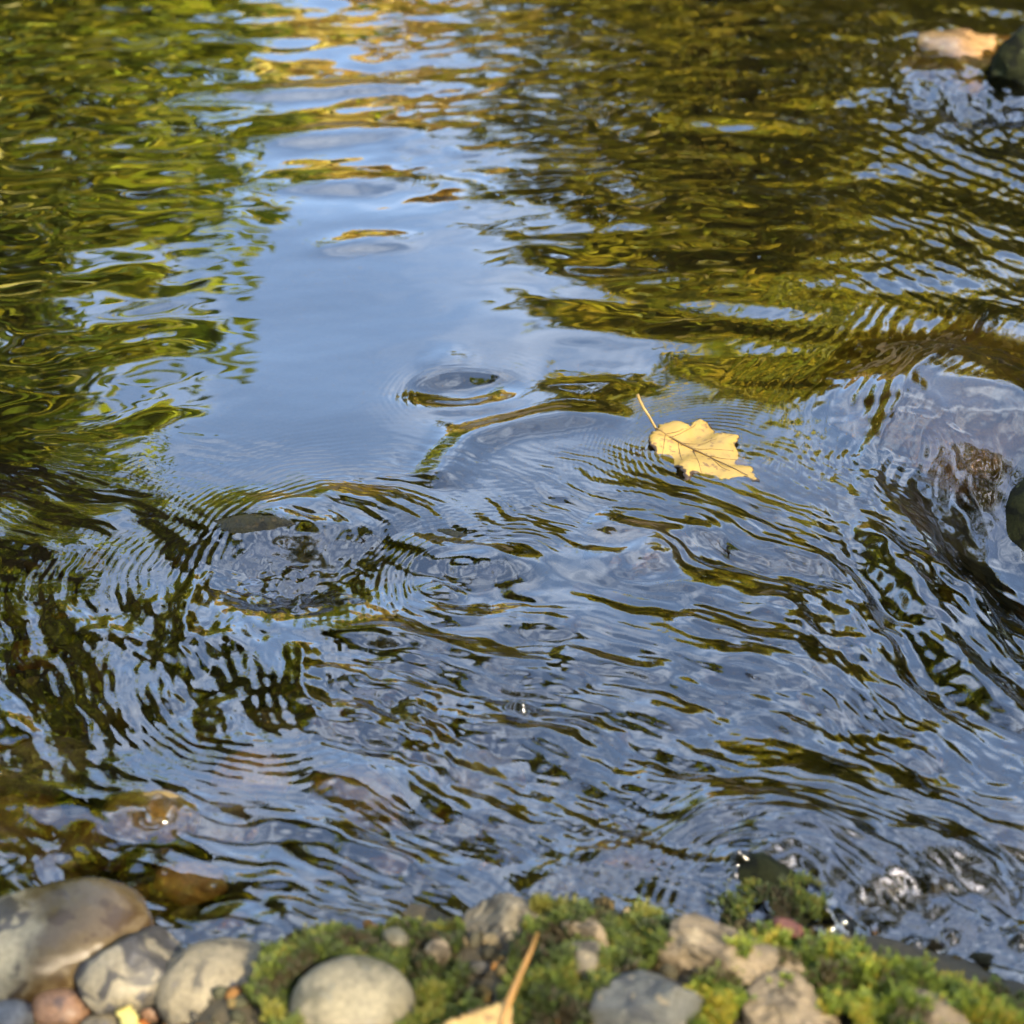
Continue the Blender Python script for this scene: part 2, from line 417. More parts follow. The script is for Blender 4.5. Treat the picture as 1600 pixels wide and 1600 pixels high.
def water_features(x, y, wx, wy, u, v):
    h = np.zeros(x.shape); foam = np.zeros(x.shape)
    # --- rock under the surface, left of the middle: a domed sheet with ripples upstream and a boil downstream
    c1 = P(500, 808); h += 0.008 * bump2(wx, wy, c1, 0.078, 0.036, -0.08, 1.9)
    c1b = P(725, 868); h += 0.008 * bump2(wx, wy, c1b, 0.045, 0.020, -0.25, 1.8)
    h -= 0.013 * bump2(wx, wy, P(450, 900), 0.055, 0.034, 0.0)
    boil = px_mask(u, v, 460, 890, 120, 50)
    h += boil * 0.0045 * fbm(wx * 40, wy * 40, 3, 0.55)
    h += 0.0013 * fbm(wx * 34 + 3, wy * 34, 2) * px_mask(u, v, 520, 830, 170, 45)
    h += bow(wx, wy, P(500, 840), 0.086, 0.0105, 0.045, 0.00026, 0.45) * (0.5 + 0.9 * sstep(-0.3, 0.3, fbm(x * 14, y * 14, 1)))
    h += bow(wx, wy, P(330, 900), 0.055, 0.0110, 0.040, 0.00011, 0.30, np.array([0.9, -0.44])) * (0.3 + 1.0 * sstep(-0.3, 0.3, fbm(x * 12 + 4, y * 12, 1)))
    h += bow(wx, wy, P(740, 890), 0.050, 0.0085, 0.040, 0.00022, 0.4)
    h += bow(wx, wy, P(420, 1060), 0.070, 0.0090, 0.035, 0.00016, 0.1, np.array([0.8, 0.6]))
    # --- leaf: dimple and fine rings
    cl = P(1095, 705); h -= 0.0012 * bump2(x, y, cl, 0.050, 0.055, 0, 1.5)
    lw = bow(wx * 0.35 + x * 0.65, wy * 0.35 + y * 0.65, P(1100, 705), 0.043, 0.0062, 0.032, 0.00026, 0.22, np.array([0.8, -0.6]))
    h += lw * (0.35 + 0.9 * sstep(-0.3, 0.35, fbm(x * 25 + 8, y * 25, 2)))
    # --- eddy left of the leaf and the folded crest beside it
    h -= 0.0060 * bump2(wx, wy, P(722, 606), 0.038, 0.022, 0.18, 1.4)
    h += bow(wx, wy, P(722, 606), 0.036, 0.008, 0.018, 0.00016, 0.2)
    h -= 0.0016 * bump2(wx, wy, P(930, 590), 0.040, 0.028, 0.0, 1.2)
    h -= 0.0018 * bump2(wx, wy, P(750, 650), 0.038, 0.014, 0.1, 1.3)
    d, t = seg_dist(wx, wy, smooth_curve([(672, 768), (690, 730), (725, 690), (800, 664), (900, 656), (1000, 655)]), 0.22)
    w = 0.016; h += 0.0042 * np.exp(-(d / w) ** 2) * sstep(0, 0.15, t) * sstep(1, 0.75, t)
    d, t = seg_dist(wx, wy, smooth_curve([(925, 800), (990, 835), (1080, 828), (1200, 800)]), 0.22)
    h += 0.0036 * np.exp(-(d / 0.015) ** 2) * sstep(0, 0.2, t) * sstep(1, 0.6, t)
    # --- right: water humps over a rock, pinches and drops into a hollow
    h += 0.021 * bump2(wx, wy, P(1500, 640), 0.085, 0.095, 0.3, 2.0)
    h -= 0.050 * bump2(wx, wy, P(1618, 835), 0.056, 0.115, 0.12, 1.3)
    d, t = seg_dist(wx, wy, smooth_curve([(1540, 470), (1478, 560), (1400, 640), (1372, 720), (1345, 800)]), 0.22)
    br = 0.2 + 1.1 * sstep(-0.3, 0.35, fbm(x * 16 + 5, y * 16, 2)); d = d + 0.006 * fbm(x * 22, y * 22, 2); lam = 0.0115; fade = sstep(0, 0.12, t) * sstep(1, 0.8, t)
    h += fade * (0.0042 * np.exp(-(d / 0.012) ** 2) + br * 0.00050 * np.sin(2 * np.pi * d / lam) * np.exp(-np.abs(d) / 0.055) * (d < 0))
    h += fade * br * 0.00050 * np.sin(2 * np.pi * d / lam) * np.exp(-np.abs(d) / 0.028) * (d >= 0)
    for k, (pts, a, w) in enumerate([
            ([(1350, 790), (1400, 900), (1470, 1000), (1560, 1090), (1700, 1200)], 0.0070, 0.014),
            ([(1400, 770), (1470, 880), (1560, 960), (1700, 1060)], 0.0050, 0.011),
            ([(1290, 760), (1345, 870), (1400, 980), (1480, 1090), (1620, 1200)], -0.0036, 0.013),
            ([(1440, 720), (1510, 840), (1580, 980), (1680, 1090)], -0.0050, 0.010),
            ([(1050, 960), (1180, 995), (1290, 1015)], 0.0035, 0.011),
            ([(860, 1010), (950, 1040), (1060, 1060)], 0.0030, 0.009),
            ([(330, 880), (300, 940), (280, 1010), (300, 1090)], 0.0040, 0.010),
            ([(640, 1090), (670, 1160), (720, 1250)], 0.0032, 0.010),
            ([(470, 1000), (480, 1080), (530, 1160)], 0.0030, 0.009),
            ([(800, 1390), (960, 1340), (1120, 1280), (1290, 1265)], 0.0035, 0.014)]):
        d, t = seg_dist(wx, wy, smooth_curve(pts), 0.22)
        h += a * np.exp(-(d / w) ** 2) * sstep(0, 0.2, t) * sstep(1, 0.7, t)
        h += 0.00022 * np.sin(2 * np.pi * d / 0.009 + k) * np.exp(-np.abs(d) / 0.03) * sstep(0, 0.2, t) * sstep(1, 0.7, t)
    # --- lower right: sheet running over a mossy rock, then a drop
    h += 0.012 * bump2(wx, wy, P(1290, 1285), 0.085, 0.045, -0.3, 1.5)
    h -= 0.016 * sstep(1330, 1460, v + 0.25 * (u - 1400)) * sstep(1270, 1400, u)
    h += bow(wx, wy, P(1190, 1420), 0.05, 0.010, 0.05, 0.00030, 0.3, np.array([0.2, -0.98]))
    h += 0.006 * bump2(wx, wy, P(245, 1275), 0.022, 0.012, -0.2, 1.3)
    h += 0.003 * bump2(wx, wy, P(990, 880), 0.035, 0.022, 0, 1.4)
    # crests that pick up the golden sapling
    for cu, cv, rx, hh in ((545, 288, 0.055, 0.0034), (572, 380, 0.045, 0.0026), (530, 212, 0.080, 0.0042), (500, 140, 0.10, 0.0045), (700, 560, 0.02, 0.0012)):
        h += hh * bump2(wx, wy, P(cu, cv), rx, 0.022, 0.12, 1.3)
    # beads of broken water that catch the sun
    rb = np.random.default_rng(77)
    for cu, cv, k, sp_ in ((820, 1102, 5, 14), (1180, 1368, 5, 26), (1140, 1360, 2, 10), (268, 1276, 5, 14), (1300, 1438, 4, 14), (1450, 1452, 4, 40), (470, 920, 3, 50), (1400, 1470, 5, 70)):
        for _ in range(k):
            bu, bv = cu + rb.normal(0, sp_), cv + rb.normal(0, sp_ * 0.45)
            rr_ = rb.uniform(0.0028, 0.0050); pc = P(bu, bv)
            d2 = ((x - pc[0]) ** 2 + (y - pc[1]) ** 2) / rr_ ** 2; kk = d2 < 9
            h[kk] += rr_ * 1.15 * np.exp(-d2[kk]); foam[kk] = np.maximum(foam[kk], np.exp(-0.3 * d2[kk]))
    # top right: water parts round the two rocks
    h += 0.010 * bump2(wx, wy, P(1490, 120), 0.07, 0.06, 0, 1.5)
    h -= 0.010 * bump2(wx, wy, P(1560, 175), 0.08, 0.04, 0, 1.5)
    h += 0.0075 * fbm(wx * 40, wy * 30, 3) * px_mask(u, v, 1520, 175, 140, 55) + 0.0050 * fbm(wx * 36 + 9, wy * 26, 3) * px_mask(u, v, 1430, 100, 110, 70)
    d, t = seg_dist(wx, wy, smooth_curve([(1365, 95), (1375, 150), (1440, 210), (1620, 285)]), 0.22)
    h += 0.0030 * np.exp(-(d / 0.02) ** 2) * sstep(0, .2, t) + 0.0006 * np.sin(2 * np.pi * (d + 0.006 * fbm(x * 14, y * 14, 2)) / 0.02) * np.exp(-np.abs(d) / 0.09) * sstep(-0.25, 0.3, fbm(x * 8 + 1, y * 8, 2))
    return h, foam

NR, NC = 1010, 810
vrow = np.concatenate([np.linspace(1960, 1640, 40, endpoint=False), np.linspace(1640, -60, NR), ])
yrow = P(np.full(vrow.shape, 800.0), vrow)[:, 1]
yrow = np.concatenate([yrow, yrow[-1] + np.cumsum(0.0035 * 1.06 ** np.arange(1, 76))])
yrow = yrow[yrow < 8.6]
hw = np.interp(yrow, [0.4, 0.68, 1.17, 2.4, 9], [0.26, 0.32, 0.46, 0.82, 2.2])
scol = graded(-1, 1, NC, -9, 9, 34)
Xw = scol[None, :] * hw[:, None]; Yw = np.repeat(yrow[:, None], len(scol), 1)
wx, wy, u, v, q, hb = water_z(Xw, Yw)
inview = np.exp(-np.clip(np.abs(scol) - 1.0, 0, 9) * 2)[None, :] * np.exp(-np.clip(Yw - 2.6, 0, 9))
hf, foam = water_features(Xw, Yw, wx, wy, u, v)
Zw = hb * (0.4 + 0.6 * inview) + hf
water = mesh_obj('water', np.stack([Xw.ravel(), Yw.ravel(), Zw.ravel()], 1), grid_faces(*Xw.shape), WATER)
fa_ = water.data.attributes.new('foam', 'FLOAT', 'POINT'); fa_.data.foreach_set('value', foam.ravel().astype(np.float32))
tag(water, 'rippled stream water mirroring sky and trees', None, None, 'structure')
del wx, wy, u, v, q, hb

def water_at(p):
    i = np.abs(yrow - p[1]).argmin(); j = np.abs(Xw[i] - p[0]).argmin()
    return float(Zw[i, j])

# ------------------------------------------------------------------ stones
def ico(sub):
    bm = bmesh.new(); bmesh.ops.create_icosphere(bm, subdivisions=sub, radius=1.0)
    v = np.array([x.co[:] for x in bm.verts]); f = np.array([[q.index for q in p.verts] for p in bm.faces]); bm.free(); return v, f
ICO = {k: ico(k) for k in (1, 2, 3, 4, 5)}
def stone_shape(size, seed, sub=4, lump=0.10, facets=0, fine=0.012, sq=2.0, taper=0.0, sharp=14.0):
    r = np.random.default_rng(seed)
    v, f = ICO[sub]; d = v / np.linalg.norm(v, axis=1, keepdims=True)
    rad = 1.0 / (np.abs(d) ** sq).sum(1) ** (1 / sq)
    if facets:
        n = r.normal(size=(facets, 3)); n /= np.linalg.norm(n, axis=1, keepdims=True)
        off = r.uniform(0.60, 0.92, facets)
        dots = d @ n.T
        lim = np.where(dots > 0.05, off / np.maximum(dots, 0.05), 9)
        k = sharp
        lim = -np.log(np.exp(-k * lim).sum(1) + np.exp(-k * 1.15)) / k
        rad = np.minimum(rad * 1.1, lim)
    o = r.uniform(-50, 50, 3)
    disp = np.array([mnoise.fractal(Vector(p * 1.1 + o), 0.9, 2.0, 3) for p in d]) * lump
    if fine and sub >= 4:
        disp = disp + np.array([mnoise.fractal(Vector(p * 6 + o), 0.7, 2.0, 4) for p in d]) * fine
    w = d * (rad * (1 + disp))[:, None]
    w[:, :2] *= (1 - taper * np.clip(w[:, 2:3] + 0.2, -0.5, 1))
    return w * np.array(size)[None, :], f
def stone(name, label, loc, size, mat, seed, rot=(0, 0, 0), cat='stone', group=None, **k):
    k.setdefault('sub', 5 if loc[2] > 0.0 and max(size) > 0.014 else 4)
    vv, ff = stone_shape(size, seed, **k)
    o = mesh_obj(name, vv, ff, mat); o.location = loc; o.rotation_euler = rot
    tag(o, label, cat, group); return o

CREAM, GREYD, TAN = (0.40, 0.34, 0.22), (0.07, 0.065, 0.06), (0.26, 0.20, 0.12)
M_big = stone_mat('cobble_cream_brown', (0.30, 0.245, 0.145), (0.042, 0.037, 0.029), (0.07, 0.06, 0.05), 1, 42, 0.535, 0.5, wet_line=0.022, wet=(0.045, 0.025, 0.006), wet_dir=(-0.70, -0.25, 0.66))
M_mot = stone_mat('cobble_grey_mottled', (0.150, 0.130, 0.092), (0.030, 0.028, 0.027), (0.05, 0.048, 0.05), 5, 52, 0.50, 0.55, wet_line=0.012, wet=(0.018, 0.014, 0.009))
M_crm = stone_mat('cobble_pale_grey', (0.145, 0.122, 0.080), (0.060, 0.053, 0.040), (0.07, 0.065, 0.065), 9, 55, 0.58, 0.6, wet_line=0.014, wet=(0.018, 0.014, 0.009))
M_rnd = stone_mat('cobble_round_cream', (0.165, 0.142, 0.092), (0.085, 0.076, 0.048), (0.12, 0.11, 0.08), 14, 44, 0.56, 0.6)
M_brn = stone_mat('pebble_red_brown', (0.15, 0.085, 0.05), (0.07, 0.045, 0.035), (0.22, 0.14, 0.09), 17, 60, 0.58, 0.45, wet_line=0.006, wet=(0.018, 0.014, 0.009))
M_drk = stone_mat('pebble_dark_grey', (0.10, 0.10, 0.10), (0.03, 0.03, 0.035), (0.17, 0.17, 0.17), 21, 70, 0.55, 0.4, wet_line=0.006, wet=(0.018, 0.014, 0.009))
M_ldg = stone_mat('rock_grey_tan', (0.13, 0.108, 0.072), (0.05, 0.042, 0.030), (0.22, 0.18, 0.115), 25, 70, 0.55, 0.75, grain=1.6, wet_line=0.022, wet=(0.018, 0.014, 0.009))
M_tan = stone_mat('rock_tan', (0.165, 0.125, 0.076), (0.060, 0.046, 0.028), (0.24, 0.19, 0.118), 29, 60, 0.58, 0.75, grain=1.8)
M_slt = stone_mat('rock_slate_grey', (0.095, 0.092, 0.078), (0.048, 0.048, 0.046), (0.20, 0.16, 0.10), 33, 58, 0.58, 0.6, grain=1.2)
M_mossrk = stone_mat('rock_mossy_dark', (0.014, 0.016, 0.006), (0.006, 0.007, 0.004), (0.035, 0.040, 0.018), 37, 50, 0.52, 0.8, grain=1.8, spec=0.08)
M_amber = stone_mat('rock_amber', (0.17, 0.092, 0.020), (0.07, 0.04, 0.014), (0.30, 0.19, 0.07), 41, 30, 0.60, 0.4)
M_amber_lit = stone_mat('rock_amber_sunlit', (0.30, 0.185, 0.055), (0.13, 0.075, 0.02), (0.36, 0.25, 0.10), 43, 50, 0.60, 0.3)  # brighter copy of the amber rock, sunlight on the stone put into its colour
M_olive = stone_mat('rock_olive_algae', (0.030, 0.024, 0.006), (0.012, 0.010, 0.003), (0.055, 0.036, 0.009), 45, 70, 0.55, 0.3, grain=2.5, spec=0.2)
M_orange = stone_mat('rock_orange_wet', (0.34, 0.19, 0.075), (0.16, 0.09, 0.045), (0.40, 0.27, 0.14), 49, 30, 0.60, 0.16, grain=1.5, spec=0.5)
M_purple = stone_mat('rock_purple_grey', (0.16, 0.12, 0.11), (0.07, 0.06, 0.07), (0.30, 0.16, 0.09), 53, 30, 0.58, 0.5)

def at(u, v, z): return P3(u, v, z)
k_ = 0.00034
# foreground, left to right
stone('cobble', 'large cream cobble with dark blotches and wet brown end at the left edge', at(72, 1484, 0.012), (0.058, 0.036, 0.028), M_big, 3, (0.05, 0.0, 0.38), lump=0.05, sq=2.3)
stone('cobble', 'grey and cream mottled cobble between the large cream cobble and a paler stone', at(218, 1525, 0.014), (0.031, 0.026, 0.027), M_mot, 12, (0.1, -0.2, 0.5), lump=0.08, facets=5, fine=0.02)
stone('cobble', 'pale grey cobble half hidden by moss, right of the mottled grey cobble', at(345, 1552, 0.020), (0.033, 0.030, 0.022), M_crm, 8, (0.25, 0.1, 0.45), lump=0.06)
stone('cobble', 'smooth round cream cobble at the bottom edge amid moss', at(551, 1578, 0.045), (0.0315, 0.026, 0.023), M_rnd, 21, (0.35, 0.0, 0.1), lump=0.03, fine=0.006)
stone('pebble', 'small reddish brown pebble below the large cream cobble', at(94, 1577, 0.010), (0.0155, 0.012, 0.010), M_brn, 31, (0, 0, -0.2), cat='pebble', lump=0.06)
stone('pebble', 'small dark grey pebble in the bottom left corner', at(12, 1592, 0.010), (0.014, 0.012, 0.009), M_drk, 32, (0, 0, 0.4), cat='pebble', lump=0.08)
stone('pebble', 'dark greenish pebble under the left end of the large cream cobble', at(22, 1560, 0.006), (0.013, 0.010, 0.009), M_drk, 33, (0, 0, 0.9), cat='pebble', lump=0.1)
stone('pebble', 'tiny grey brown pebble right of the torn orange leaf scrap', at(238, 1580, 0.010), (0.0065, 0.006, 0.006), M_brn, 34, (0, 0, 0.3), cat='pebble', lump=0.08)
stone('pebble', 'pale flat pebble cut by the bottom edge left of the torn leaf scrap', at(160, 1604, 0.010), (0.012, 0.008, 0.006), M_crm, 35, (0, 0, 0.1), cat='pebble', lump=0.05)
stone('pebble', 'small cream pebble lying in the moss above the round cream cobble', at(618, 1465, 0.050), (0.0075, 0.0055, 0.005), M_rnd, 36, (0, 0, -0.5), cat='pebble', lump=0.1)
stone('pebble', 'small tan pebble in the moss, nearest the grey ledge rock', at(684, 1488, 0.050), (0.0065, 0.006, 0.008), M_tan, 37, (0, 0, 0.5), cat='pebble', lump=0.15)
stone('rock', 'grey brown ledge rock on the waterline above the fallen leaf stalk', at(795, 1462, 0.030), (0.034, 0.026, 0.026), M_ldg, 41, (0.1, -0.15, 0.2), cat='rock', lump=0.10, facets=16, fine=0.05, sharp=34)
stone('rock', 'slim tan rock wedged in moss right of the ledge rock', at(920, 1462, 0.045), (0.015, 0.010, 0.011), M_tan, 44, (0, 0.35, -0.5), cat='rock', lump=0.15, facets=7, fine=0.05)
stone('rock', 'dark brown rock in the shaded moss left of the slate rock', at(912, 1520, 0.040), (0.020, 0.013, 0.013), M_ldg, 45, (0, 0, 0.15), cat='rock', lump=0.15, facets=8, fine=0.06)
stone('rock', 'large slate grey angular rock with tan flecks at the bottom edge', at(1010, 1590, 0.040), (0.040, 0.030, 0.042), M_slt, 65, (0.15, 0.30, 0.25), cat='rock', lump=0.06, facets=16, fine=0.035, taper=0.55, sharp=45)
stone('rock', 'craggy tan rock behind the slate rock, moss along its back', at(1140, 1512, 0.044), (0.052, 0.024, 0.022), M_tan, 52, (0.0, 0.16, -0.35), cat='rock', lump=0.16, facets=16, fine=0.08, sharp=34)
stone('rock', 'pale tan rock in moss below the craggy tan rock', at(1235, 1578, 0.045), (0.024, 0.018, 0.015), M_tan, 56, (0.1, 0.1, -0.3), cat='rock', lump=0.16, facets=9, fine=0.07)
stone('rock', 'flat brown rock cut by the bottom edge at the right of the moss', at(1445, 1598, 0.040), (0.026, 0.016, 0.012), M_tan, 58, (0, 0.12, -0.25), cat='rock', lump=0.14, facets=8, fine=0.05)
stone('rock', 'dark mossy rock awash behind the bright moss cushion', at(1212, 1420, -0.022), (0.043, 0.034, 0.034), M_mossrk, 61, (0, 0.1, -0.2), cat='rock', lump=0.12, facets=6, fine=0.05)
stone('pebble', 'small red pebble at the back edge of the bright moss', at(1232, 1450, 0.036), (0.009, 0.005, 0.004), stone_mat('pebble_red', (0.12, 0.045, 0.03), (0.08, 0.03, 0.022), (0.15, 0.07, 0.05), 71, 80), 72, (0, 0.1, -0.5), cat='pebble', lump=0.1)
# in the stream
stone('boulder', 'dark wet boulder in the hollow of the water at the right edge', at(1692, 812, -0.060), (0.085, 0.11, 0.060), M_mossrk, 81, (0, 0, 0.2), cat='boulder', lump=0.15, facets=7, fine=0.04)
stone('boulder', 'dark mossy boulder standing out of the water in the upper right corner', at(1610, 122, -0.004), (0.066, 0.06, 0.060), M_mossrk, 83, (0, 0, 0.5), cat='boulder', lump=0.2, facets=9, fine=0.10)
stone('boulder', 'orange tan boulder just awash beside the upper right dark boulder', at(1505, 122, -0.031), (0.092, 0.078, 0.042), M_orange, 85, (0, -0.1, 0.3), cat='boulder', lump=0.22, facets=9, fine=0.08)
stone('boulder', 'broad submerged boulder under the smooth hump of water at the right', at(1480, 680, -0.098), (0.11, 0.11, 0.075), M_amber, 87, (0, 0, 0.3), cat='boulder', lump=0.12, fine=0.03)
stone('rock', 'olive algae covered rock under the domed ripple left of the middle', at(412, 838, -0.0125), (0.046, 0.022, 0.022), M_olive, 91, (0, 0, -0.1), cat='rock', lump=0.14, facets=6, fine=0.04)
stone('rock', 'low olive rock under the ripple right of the domed one', at(700, 870, -0.0225), (0.050, 0.022, 0.022), M_olive, 93, (0, 0, -0.2), cat='rock', lump=0.12, fine=0.03)
stone('rock', 'purple grey stone with an orange patch under the water below the leaf', at(1000, 885, -0.030), (0.042, 0.032, 0.026), M_purple, 95, (0, 0, -0.1), cat='rock', lump=0.1, fine=0.02)
stone('rock', 'amber stone under a small water hump near the left bank', at(236, 1282, -0.009), (0.030, 0.021, 0.015), M_amber_lit, 97, (0, 0, -0.2), cat='rock', lump=0.1, fine=0.02)
stone('rock', 'orange brown stone under water above the amber hump', at(395, 1240, -0.034), (0.026, 0.022, 0.020), M_orange, 99, (0, 0, 0.3), cat='rock', lump=0.12)
stone('rock', 'amber brown stone under shallow water at the left edge', at(25, 1325, -0.030), (0.036, 0.030, 0.022), M_amber, 101, (0, 0, 0.3), cat='rock', lump=0.12)
stone('rock', 'brown rock under the running sheet of water at the lower right', at(1330, 1300, -0.040), (0.065, 0.045, 0.030), M_olive, 103, (0, 0, -0.4), cat='rock', lump=0.12, fine=0.03)

for lab, pu, pv, pz, sz_, mt in (
        ('flat amber stone under water just above the large cream cobble', 120, 1345, -0.026, (0.034, 0.026, 0.016), M_amber),
        ('brown sunken stone between the orange brown stone and the amber hump', 330, 1300, -0.030, (0.030, 0.022, 0.018), M_purple),
        ('small orange stone under water right of the large cream cobble', 300, 1395, -0.020, (0.022, 0.016, 0.012), M_orange),
        ('tan sunken stone above the left edge amber stone', 70, 1235, -0.036, (0.032, 0.028, 0.022), M_tan),
        ('grey sunken stone near the moss at left centre', 470, 1370, -0.026, (0.028, 0.022, 0.016), M_ldg),
        ('dark amber stone under the ripples left of centre', 560, 1280, -0.036, (0.034, 0.026, 0.020), M_amber),
        ('brown stone under the ripples below the sun glint', 760, 1250, -0.038, (0.030, 0.024, 0.020), M_purple)):
    stone('rock', lab, at(pu, pv, pz), sz_, mt, int(pu) + 200, (0, 0, pu * 0.01), cat='rock', lump=0.14, fine=0.02)
# gravel: loose pebbles of the bed and of the gaps on the bank (uncountable)
def gravel(name, label, pts, sizes, cols, sub=1, seed=0):
    r = np.random.default_rng(seed); V, F = ICO[sub]; nv = len(V)
    n = len(pts)
    base = V[None] * (1 + r.normal(0, 0.10, (n, nv, 1)))
    base = base * sizes[:, None, None] * r.uniform(0.55, 1.25, (n, 1, 3))
    a = r.uniform(0, 6.28, n); ca, sa = np.cos(a)[:, None], np.sin(a)[:, None]
    x = base[..., 0] * ca - base[..., 1] * sa; y = base[..., 0] * sa + base[..., 1] * ca
    vv = np.stack([x, y, base[..., 2]], -1) + pts[:, None, :]
    ff = (F[None] + (np.arange(n) * nv)[:, None, None]).reshape(-1, 3)
    o = mesh_obj(name, vv.reshape(-1, 3), ff, GRAVEL)
    vcol(o, 'tint', np.repeat(cols, nv, 0)); tag(o, label, 'gravel', None, 'stuff'); return o
PAL = np.array([(0.075, 0.055, 0.025), (0.045, 0.040, 0.028), (0.11, 0.075, 0.03), (0.06, 0.055, 0.05), (0.13, 0.10, 0.06), (0.14, 0.07, 0.025), (0.03, 0.03, 0.02)])
n = 2800
px_ = rng.uniform(-0.62, 0.62, n); py_ = 0.62 + 0.62 * rng.uniform(0, 1, n) ** 1.3; sz = rng.uniform(0.004, 0.016, n) * rng.uniform(0.6, 1.3, n)
keep = py_ > shore_y(px_) + 0.006
px_, py_, sz = px_[keep], py_[keep], sz[keep]
pz_ = bed_z(px_, py_) + sz * 0.25
pz_ = np.minimum(pz_, -0.012 - sz)
gravel('gravel', 'brown gravel and pebbles on the stream bed', np.stack([px_, py_, pz_], 1), sz, PAL[rng.integers(0, 7, len(sz))] * rng.uniform(0.4, 0.9, (len(sz), 1)), 2, 3)
n = 2600
px_ = rng.uniform(-0.36, 0.36, n); s_ = rng.uniform(0.0, 0.22, n) ** 1.0; py_ = shore_y(px_) - s_; sz = rng.uniform(0.0015, 0.006, n)
pz_ = bed_z(px_, py_) + sz * 0.2
gravel('bank_grit', 'dark grit and crumbs of soil on the bank', np.stack([px_, py_, pz_], 1), sz, PAL[rng.integers(0, 7, n)] * rng.uniform(0.6, 1.6, (n, 1)), 1, 4)

# ------------------------------------------------------------------ moss
def in_poly(x, y, poly):
    c = np.zeros(x.shape, bool); n = len(poly); j = n - 1
    for i in range(n):
        xi, yi = poly[i]; xj, yj = poly[j]
        c ^= ((yi > y) != (yj > y)) & (x < (xj - xi) * (y - yi) / (yj - yi + 1e-12) + xi); j = i
    return c
def moss(label, poly_px, n, hgt, pal, seed, zref=0.04, mound=0.012, zfun=None, dmin=-0.30):
    r = np.random.default_rng(seed)
    poly = P(np.array(poly_px)[:, 0], np.array(poly_px)[:, 1], zref)
    lo, hi = poly.min(0), poly.max(0)
    x = r.uniform(lo[0], hi[0], n * 3); y = r.uniform(lo[1], hi[1], n * 3)
    wob = 0.010 * fbm(x * 55 + seed, y * 55, 2)
    k = in_poly(x + wob, y + wob, poly)
    dens = fbm(x * 70 + seed * 3, y * 70, 2); k &= dens > dmin
    x, y, dens = x[k][:n], y[k][:n], dens[k][:n]; n = len(x)
    z = bed_z(x, y) + mound * (0.5 + 1.2 * fbm(x * 45 - seed, y * 45, 2)) - 0.002
    if zfun is not None: z = zfun(x, y)
    H = hgt * r.uniform(0.5, 1.35, n) * (1 + 0.8 * dens)
    # one shoot: whorls of narrow leaves climbing a short stem
    V = []; F = []; T = []
    for w in range(3):
        zz = 0.15 + 0.36 * w; rad = 0.44 * (1 - 0.20 * w)
        for j in range(4):
            a = j * 1.5708 + w * 0.7; ca, sa = math.cos(a), math.sin(a); wd = 0.12
            b = len(V)
            V += [(-sa * wd, ca * wd, zz), (sa * wd, -ca * wd, zz), (ca * rad, sa * rad, zz + 0.30)]; F.append((b, b + 1, b + 2)); T.append(1.0)
    V = np.array(V); F = np.array(F); T = np.repeat(np.array(T), 3)
    a = r.uniform(0, 6.28, n); ca, sa = np.cos(a)[:, None], np.sin(a)[:, None]
    wd = (H * r.uniform(0.7, 1.15, n))[:, None]
    lx, ly = r.normal(0, 0.30, n)[:, None], r.normal(0, 0.30, n)[:, None]
    vx = (V[None, :, 0] * ca - V[None, :, 1] * sa) * wd + lx * V[None, :, 2] * H[:, None] + x[:, None]
    vy = (V[None, :, 0] * sa + V[None, :, 1] * ca) * wd + ly * V[None, :, 2] * H[:, None] + y[:, None]
    vz = V[None, :, 2] * H[:, None] + z[:, None]
    nv = len(V)
    ff = (F[None] + (np.arange(n) * nv)[:, None, None]).reshape(-1, 3)
    o = mesh_obj('moss', np.stack([vx, vy, vz], -1).reshape(-1, 3), ff, MOSS, smooth=False)
    pal = np.array(pal); patch = np.clip((fbm(x * 38 + 5, y * 38, 2) + 0.45) / 0.9, 0, 0.999)
    idx = np.clip(((patch + r.normal(0, 0.16, n)) * len(pal)).astype(int), 0, len(pal) - 1)
    c = pal[idx] * r.uniform(0.7, 1.3, (n, 1))
    vcol(o, 'tint', np.repeat(c, nv, 0)); tag(o, label, 'moss', None, 'stuff'); return o
GRN = [(0.050, 0.036, 0.012), (0.028, 0.040, 0.006), (0.045, 0.065, 0.008), (0.075, 0.105, 0.010), (0.115, 0.145, 0.014), (0.16, 0.15, 0.016)]
GRN2 = [(0.060, 0.045, 0.012), (0.045, 0.070, 0.006), (0.085, 0.125, 0.008), (0.14, 0.185, 0.011), (0.19, 0.22, 0.013), (0.28, 0.23, 0.016)]
moss('dark green moss cushion left of the grey ledge rock', [(420, 1490), (470, 1440), (560, 1425), (700, 1432), (730, 1470), (720, 1530), (760, 1620), (620, 1640), (430, 1640), (390, 1560)], 13000, 0.0045, GRN, 5, dmin=-0.5)
moss('tufted green moss between the ledge rock and the craggy tan rock', [(830, 1420), (900, 1395), (1000, 1405), (1060, 1440), (1080, 1480), (960, 1560), (900, 1640), (780, 1640), (800, 1520)], 10500, 0.0047, GRN, 9, dmin=-0.5)
moss('bright yellow green moss cushion sloping to the water at lower right', [(1075, 1462), (1160, 1440), (1300, 1430), (1420, 1440), (1520, 1468), (1640, 1508), (1760, 1570), (1760, 1720), (1400, 1680), (1310, 1600), (1180, 1560), (1120, 1640), (1050, 1640), (1090, 1540)], 25000, 0.0050, GRN2, 13, mound=0.015, dmin=-0.6)
mrc = P(1212, 1420, 0.0)
